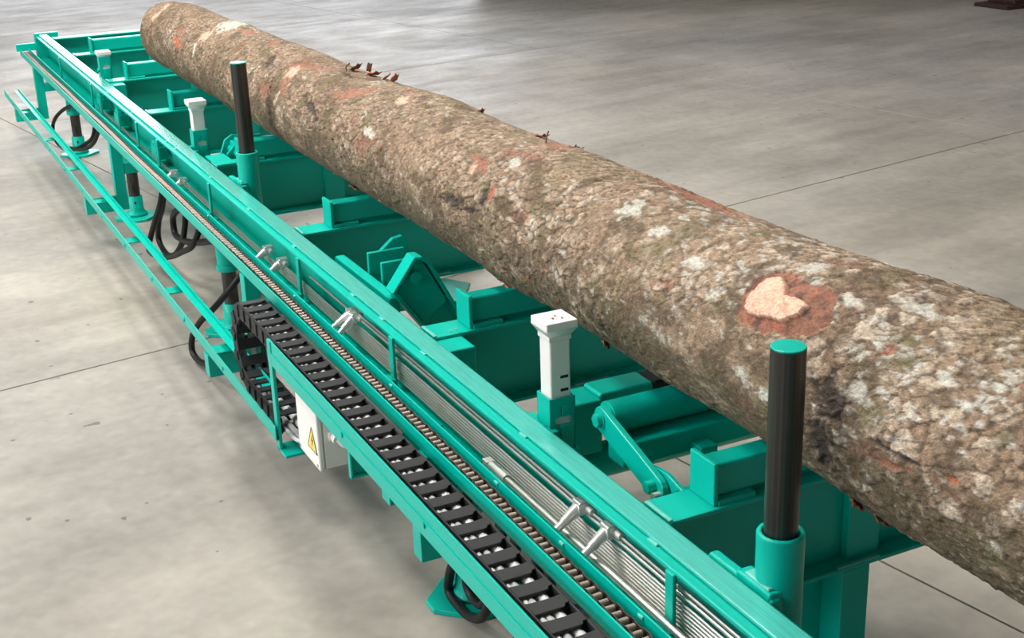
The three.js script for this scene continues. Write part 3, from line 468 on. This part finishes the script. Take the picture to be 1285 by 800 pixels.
  const nz = zs.length, nt = th.length, pos = new Float32Array(nz * nt * 3), col = new Float32Array(nz * nt * 3), uv = new Float32Array(nz * nt * 2);
  const C = { a: [0.40, 0.285, 0.195], b: [0.265, 0.178, 0.118], c: [0.66, 0.55, 0.435], d: [0.34, 0.26, 0.165], crack: [0.070, 0.045, 0.030], red: [0.36, 0.145, 0.095], orange: [0.50, 0.15, 0.07], pale: [0.74, 0.51, 0.39], lichen: [0.64, 0.64, 0.58], dark: [0.035, 0.027, 0.025], brown: [0.19, 0.105, 0.065], green: [0.13, 0.12, 0.05], soilShade: [0.125, 0.088, 0.052] };
  const mix = (a, b, t) => { a[0] += (b[0] - a[0]) * t; a[1] += (b[1] - a[1]) * t; a[2] += (b[2] - a[2]) * t; };
  for (let i = 0; i < nz; i++) for (let j = 0; j < nt; j++) {
    const z = zs[i], a = th[j], [cx, cy, R] = ax(z), k = i * nt + j, ca = Math.cos(a), sa = Math.sin(a), px = R * ca, py = R * sa;
    // low swellings
    let d = 0.010 * (fbm(px * 4 + 3, py * 4, z * 2.2, 3) - 0.5) + 0.008 * (noise(px * 9, py * 9 + 5, z * 5) - 0.5);
    for (const [bz, ba, bh, bl, bw] of bumps) { const q = (z - bz) / bl; let e = a - ba; e = Math.atan2(Math.sin(e), Math.cos(e)) / bw; const g = q * q + e * e; if (g < 9) d += bh * Math.exp(-g); }
    // bark plates
    const wx = 0.022 * (fbm(px * 30, py * 30, z * 30, 2) - 0.5), wy = 0.022 * (fbm(px * 30 + 40, py * 30, z * 30, 2) - 0.5), wz = 0.03 * (fbm(px * 24, py * 24 + 40, z * 24, 2) - 0.5);
    const sc = 1 / 0.0185; worley((px + wx) * sc, (py + wy) * sc, (z + wz) * sc * 0.70);
    const tilt = W.z * 0.55 + (W.x * -sa + W.y * ca) * 0.35;
    const e1 = W.f2 - W.f1, id1 = W.id, cr1 = 1 - step(0.0, 0.13, e1);
    const s2 = 1 / 0.0095; worley((px + wx) * s2 + 9, (py + wy) * s2, (z + wz) * s2 * 0.8);
    const e2 = W.f2 - W.f1, id2 = W.id, cr2 = 1 - step(0.02, 0.3, e2);
    const f1 = fbm(px * 160, py * 160, z * 130, 3), patch = fbm(px * 7 + 11, py * 7, z * 6, 3);
    const rough = step(0.30, 0.62, fbm(px * 5, py * 5 + 7, z * 3.2, 3) + 0.10);
    let h = rough * ((1 - cr1) * 0.0010 + (id1 - 0.5) * 0.0020 + tilt * 0.0028) + (1 - cr2) * 0.0005 + (id2 - 0.5) * 0.0013 + (f1 - 0.5) * 0.0020;
    const c = [...C.a]; mix(c, C.b, step(0.45, 0.7, patch)); mix(c, C.c, step(0.40, 0.95, id1) * (0.25 + 0.75 * step(-3.4, -1.7, z + 1.6 * (patch - 0.5))) * rough); mix(c, C.b, step(0.75, 1.0, 1 - id1) * 0.7); mix(c, C.d, step(0.5, 0.75, fbm(px * 12, py * 12 + 30, z * 9, 3)) * 0.8);
    const tone = 0.72 + 0.36 * id2 + 0.85 * (f1 - 0.5); c[0] *= tone; c[1] *= tone; c[2] *= tone;
    // small pale lichen scales and pinkish scraped flecks
    const l1 = noise(px * 120, py * 120 + 9, z * 60), lw = fbm(px * 9 + 50, py * 9, z * 5, 3), near = step(-2.9, -1.2, z);
    mix(c, C.lichen, step(0.785, 0.885, l1 * 0.72 + lw * 0.5 - 0.03 + 0.03 * near) * 0.75);
    const big = fbm(px * 24 + 5, py * 24 + 8, z * 20, 3) + 0.22 * (id2 - 0.5); mix(c, C.lichen, step(0.70, 0.79, big + 0.03 * near - 0.02) * 0.75 * near);
    mix(c, C.red, step(0.69, 0.78, fbm(px * 15 + 80, py * 15, z * 7, 3) + 0.12 * (f1 - 0.5)) * 0.55);
    mix(c, C.crack, Math.min(1, cr1 * 0.62 * rough + cr2 * 0.22));
    // green algae and dirt in grainy patches, denser below to paint in underside shade
    const algShade = step(0.50, 0.66, fbm(px * 22 + 3, py * 22, z * 14, 3) + 0.14 * step(0.2, 0.9, -sa) - 0.09 * (1 - step(-0.2, 0.3, -sa))); mix(c, C.green, algShade * 0.7 * step(0.35, 0.6, f1 + 0.1)); mix(c, C.soilShade, 0.85 * step(0.46, 0.58, fbm(px * 30 + 60, py * 30, z * 16, 4) + 0.15 * step(-0.25, 0.5, -sa) - 0.10 * (1 - step(-0.45, 0.1, -sa))) * step(0.30, 0.55, f1 + 0.08));
    const sArc = (b) => { let e = a - b; e = Math.atan2(Math.sin(e), Math.cos(e)); return e * R; };
    for (const f of feats) {
      const dz = z - f[1]; if (dz > 0.22 || dz < -0.22) continue; const ds = sArc(f[2]); if (ds > 0.09 || ds < -0.09) continue;
      const det = f[3] * f[6] - f[4] * f[5]; let u = (dz * f[6] - ds * f[5]) / det, v = (-dz * f[4] + ds * f[3]) / det;
      const r = Math.hypot(u, v) + (fbm(px * 90, py * 90, z * 70 + 4, 3) - 0.5) * 1.9, m = 1 - step(0.6, 1.2, r); if (m <= 0) continue;
      mix(c, C[f[0]], m * (f[0] === 'red' ? 0.72 : 0.82) * (0.62 + 0.7 * f1));
      if (f[0] === 'dark') h -= m * 0.004; if (f[0] === 'red' || f[0] === 'pale' || f[0] === 'orange') h = h * (1 - 0.7 * m) - 0.002 * m;
    }
    if (z > -1.62 && z < -1.28 && a > 1.8 && a < 2.85) {
      const wq = [z + 0.012 * (fbm(px * 60, py * 60, z * 60, 3) - 0.5), a + 0.10 * (fbm(px * 60 + 9, py * 60, z * 60, 3) - 0.5)];
      if (inside(wq, knotRed)) { const q = fbm(px * 60, py * 60, z * 60, 4); mix(c, C.red, 0.9); mix(c, C.brown, step(-1.46, -1.40, z + 0.05 * (q - 0.5)) * 0.5); mix(c, C.dark, step(0.50, 0.68, q) * 0.6); mix(c, C.orange, step(0.55, 0.75, 1 - q) * 0.4); h = h * 0.4 - 0.003; }
      if (inside([z * 0.6 + wq[0] * 0.4, a * 0.6 + wq[1] * 0.4], knotPale)) { const q = fbm(px * 90, py * 90, z * 90, 3); c[0] = 0.84; c[1] = 0.60 - 0.18 * q; c[2] = 0.48 - 0.20 * q; h = 0.0035 + 0.001 * q; }
    }
    const RR = R + d + h;
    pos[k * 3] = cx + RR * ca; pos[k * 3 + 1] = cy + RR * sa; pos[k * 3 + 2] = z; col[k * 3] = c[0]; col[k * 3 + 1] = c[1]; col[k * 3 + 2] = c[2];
    uv[k * 2] = (a / (2 * Math.PI)) * 5; uv[k * 2 + 1] = z * 5;
  }
  const idx = new Uint32Array((nz - 1) * (nt - 1) * 6); let q = 0;
  for (let i = 0; i < nz - 1; i++) for (let j = 0; j < nt - 1; j++) { const a = i * nt + j, b = a + 1, c = a + nt, d = c + 1; idx[q++] = a; idx[q++] = b; idx[q++] = c; idx[q++] = b; idx[q++] = d; idx[q++] = c; }
  const at = [1.245, 0.565, -3];
  const log = thing('spruce_log', 'long rough-barked conifer log resting across the turquoise beams', 'log', at);
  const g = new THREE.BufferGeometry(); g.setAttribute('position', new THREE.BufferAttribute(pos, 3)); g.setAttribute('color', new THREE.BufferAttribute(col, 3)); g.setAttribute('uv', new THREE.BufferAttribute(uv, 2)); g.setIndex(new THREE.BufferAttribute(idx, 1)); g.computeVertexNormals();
  const posW = pos.slice(); g.translate(-at[0], -at[1], -at[2]);
  const fineT = tex(512, 512, (u, v) => { const n = 0.55 * tfbm(u, v, 40, 30, 4, 21) + 0.45 * tfbm(u, v, 110, 80, 2, 22), k = 236 + 150 * (n - 0.52); return [k, k * 0.99, k * 0.97]; });
  const fineB = tex(512, 512, (u, v) => { const n = 0.5 * tfbm(u, v, 40, 30, 4, 21) + 0.5 * tfbm(u, v, 110, 80, 2, 22), k = 255 * n; return [k, k, k]; }, false);
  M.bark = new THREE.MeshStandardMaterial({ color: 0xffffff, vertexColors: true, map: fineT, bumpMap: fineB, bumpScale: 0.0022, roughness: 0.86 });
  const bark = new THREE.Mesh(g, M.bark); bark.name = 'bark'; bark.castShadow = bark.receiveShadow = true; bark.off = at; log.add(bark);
  // cut ends
  const wood = tex(512, 512, (u, v) => { const x = u - 0.5, y = v - 0.5, r = Math.hypot(x, y), n = 0.5 + 0.5 * Math.sin(r * 190 + 3 * tfbm(u, v, 5, 5, 3, 4)), k = 1 - 0.18 * n; return [222 * k, 178 * k, 128 * k]; });
  M.endGrain = new THREE.MeshStandardMaterial({ color: 0xffffff, map: wood, roughness: 0.8 });
  for (const i of [0, nz - 1]) {
    const P = [], U = [], I = [], [cx, cy, R] = ax(zs[i]); P.push(cx, cy, zs[i]); U.push(0.5, 0.5);
    for (let j = 0; j < nt; j++) { const k = (i * nt + j) * 3; P.push(posW[k], posW[k + 1], posW[k + 2]); U.push(0.5 + (posW[k] - cx) / R / 2.2, 0.5 + (posW[k + 1] - cy) / R / 2.2); }
    for (let j = 1; j < nt; j++) i ? I.push(0, j, j + 1) : I.push(0, j + 1, j);
    const e = new THREE.BufferGeometry(); e.setAttribute('position', new THREE.Float32BufferAttribute(P, 3)); e.setAttribute('uv', new THREE.Float32BufferAttribute(U, 2)); e.setIndex(I); e.computeVertexNormals(); part('cut_end', e, M.endGrain, log, 'pale sawn log end with growth rings');
  }
  // loose curled flakes of bark still hanging on
  const flakeM = [0x9a6852, 0xc98468, 0x8a6048, 0xb09880].map((c) => new THREE.MeshStandardMaterial({ color: c, roughness: 0.8 }));
  const flake = (z, a, w, l, lift, curl, turn, mi, out = 0.004) => {
    w *= 0.5; l *= 0.4; curl *= 0.35; lift *= 0.6; out *= 0.3;
    const [cx, cy, R] = ax(z), gg = new THREE.BoxGeometry(w, 0.0022, l, 5, 1, 6), p = gg.attributes.position;
    for (let i = 0; i < p.count; i++) { const x = p.getX(i) / w, zz = p.getZ(i) / l; p.setY(i, p.getY(i) + curl * (zz + 0.5) * (zz + 0.5) + 0.35 * curl * x * x + 0.002 * Math.sin(9 * x + 7 * zz)); p.setX(i, p.getX(i) * (1 - 0.5 * Math.abs(zz) * (0.6 + 0.4 * Math.sin(20 * x)))); }
    gg.computeVertexNormals(); gg.rotateX(-lift); gg.rotateY(turn); gg.rotateZ(a - Math.PI / 2); const r = R + out; gg.translate(cx + r * Math.cos(a), cy + r * Math.sin(a), z); part('bark_flake', gg, flakeM[mi], log);
  };
  flake(-3.60, 1.45, 0.05, 0.09, 0.5, 0.03, 0.4, 2, 0.012); flake(-3.58, 1.25, 0.03, 0.06, 0.9, 0.035, -0.5, 2, 0.03); flake(-3.5, 1.35, 0.06, 0.12, 0.25, 0.02, 0.2, 1, 0.008); flake(-3.42, 1.30, 0.03, 0.07, 0.8, 0.03, 0.9, 3, 0.012); flake(-3.40, 1.2, 0.035, 0.06, 0.9, 0.03, 0.2, 1, 0.02);
  flake(-2.425, -2.30, 0.03, 0.05, 0.3, 0.012, 0.3, 1, 0.010); flake(-2.405, -2.20, 0.025, 0.04, 0.2, 0.015, 1.2, 1, 0.020); flake(-2.43, -2.15, 0.03, 0.035, 0.4, 0.012, 2.2, 0, 0.026);
  flake(-1.25, -2.20, 0.05, 0.09, 0.15, 0.012, 0.1, 2, 0.012); flake(-1.285, -2.25, 0.04, 0.07, 0.2, 0.01, 0.5, 2, 0.016);
  flake(-2.85, 1.20, 0.03, 0.05, 0.5, 0.02, 0.3, 0, 0.012); flake(-2.5, 1.33, 0.04, 0.10, 0.2, 0.012, 0.0, 0, 0.012); flake(-2.40, 1.15, 0.012, 0.022, 1.1, 0.01, 0.0, 3, 0.014); flake(-2.36, 1.3, 0.05, 0.08, 0.2, 0.012, 0.2, 2, 0.008);
  flake(-3.33, -2.30, 0.06, 0.05, 0.3, 0.012, 0.8, 2, 0.014); flake(-1.99, -2.25, 0.03, 0.06, 0.2, 0.012, 0.2, 2, 0.006);
  part('twig', tube([[1.26, 0.868, -2.43], [1.262, 0.885, -2.432], [1.266, 0.90, -2.428]], 0.0018, 8, 6), flakeM[2], log); part('twig', tube([[1.262, 0.885, -2.432], [1.27, 0.892, -2.44]], 0.0013, 6, 6), flakeM[2], log);
  part('twig', tube([[1.24, 0.85, -3.60], [1.242, 0.872, -3.61], [1.25, 0.882, -3.60]], 0.0025, 8, 6), flakeM[2], log);
  for (let i = 0; i < 26; i++) flake(-1.0 - 4.2 * rnd(), 2.6 + 1.45 * rnd(), 0.008 + 0.010 * rnd(), 0.012 + 0.018 * rnd(), 0.4 * rnd(), 0.006, 3 * rnd(), Math.floor(rnd() * 4), 0.004);
  // crumbs of bark on the steel
  const crumbs = [[1.03, 0.4955, -2.445, 0], [1.045, 0.4955, -2.452, 1], [1.018, 0.690, -1.945, 1], [1.008, 0.690, -1.935, 2], [1.024, 0.690, -1.93, 0], [1.10, 0.4955, -3.325, 2]];
  for (const [x, y, z, mi] of crumbs) { const s = new THREE.IcosahedronGeometry(0.0026, 0); s.scale(1.3, 0.5, 0.8); s.rotateY(rnd() * 3); s.translate(x, y + 0.0016, z); single('bark_crumb', s, flakeM[mi], y > 0.6 ? 'tiny brown bark crumb on the white post cap' : 'tiny brown bark crumb on a turquoise beam flange', 'bark crumb', [x, y, z], y > 0.6 ? 'bark crumbs on the post cap' : 'bark crumbs on the beams'); }
}

// ---------------------------------------------------------------- things at the far side of the hall
{
  const c = thing('machine_cabinet', 'low dark green machine cabinet standing slantwise beyond the dark planks', 'cabinet', [7.15, 0, -10.1]); c.off = [0, 0, 0]; c.rotation.y = -0.72;
  part('body', rb(-2.4, 1.5, 0.10, 0.62, -1.2, 0, 0.02), M.greenPaint, c); part('plinth', rb(-2.35, 1.45, 0, 0.10, -1.15, -0.05, 0.01), M.slot, c);
  for (let i = 0; i < 3; i++) { const d = part('door', rb(-2.34 + i * 1.28, -1.1 + i * 1.28, 0.14, 0.58, 0, 0.03, 0.01), M.greenPaint, c); part('handle', rb(-1.3 + i * 1.28, -1.16 + i * 1.28, 0.46, 0.49, 0.03, 0.07, 0.008), M.zinc, d); }
  for (let i = 0; i < 3; i++) single('steel_plank', plate('x', [[-8.22 + 0.03 * i, 0.03 * i], [-7.86 - 0.04 * i, 0.03 * i], [-7.87 - 0.04 * i, 0.03 * i + 0.029], [-8.21 + 0.03 * i, 0.03 * i + 0.029]], 8.17 + 0.12 * i, 11.0, 0.004), M.brownSteel, ['dark brown plank lying lowest on the concrete floor', 'dark brown plank in the middle of the small stack', 'dark brown plank topmost on the small stack'][i], 'plank', [9.6, 0.03 * i, -8.04], 'dark brown planks in a stack');
}
renderer.render(scene, camera);
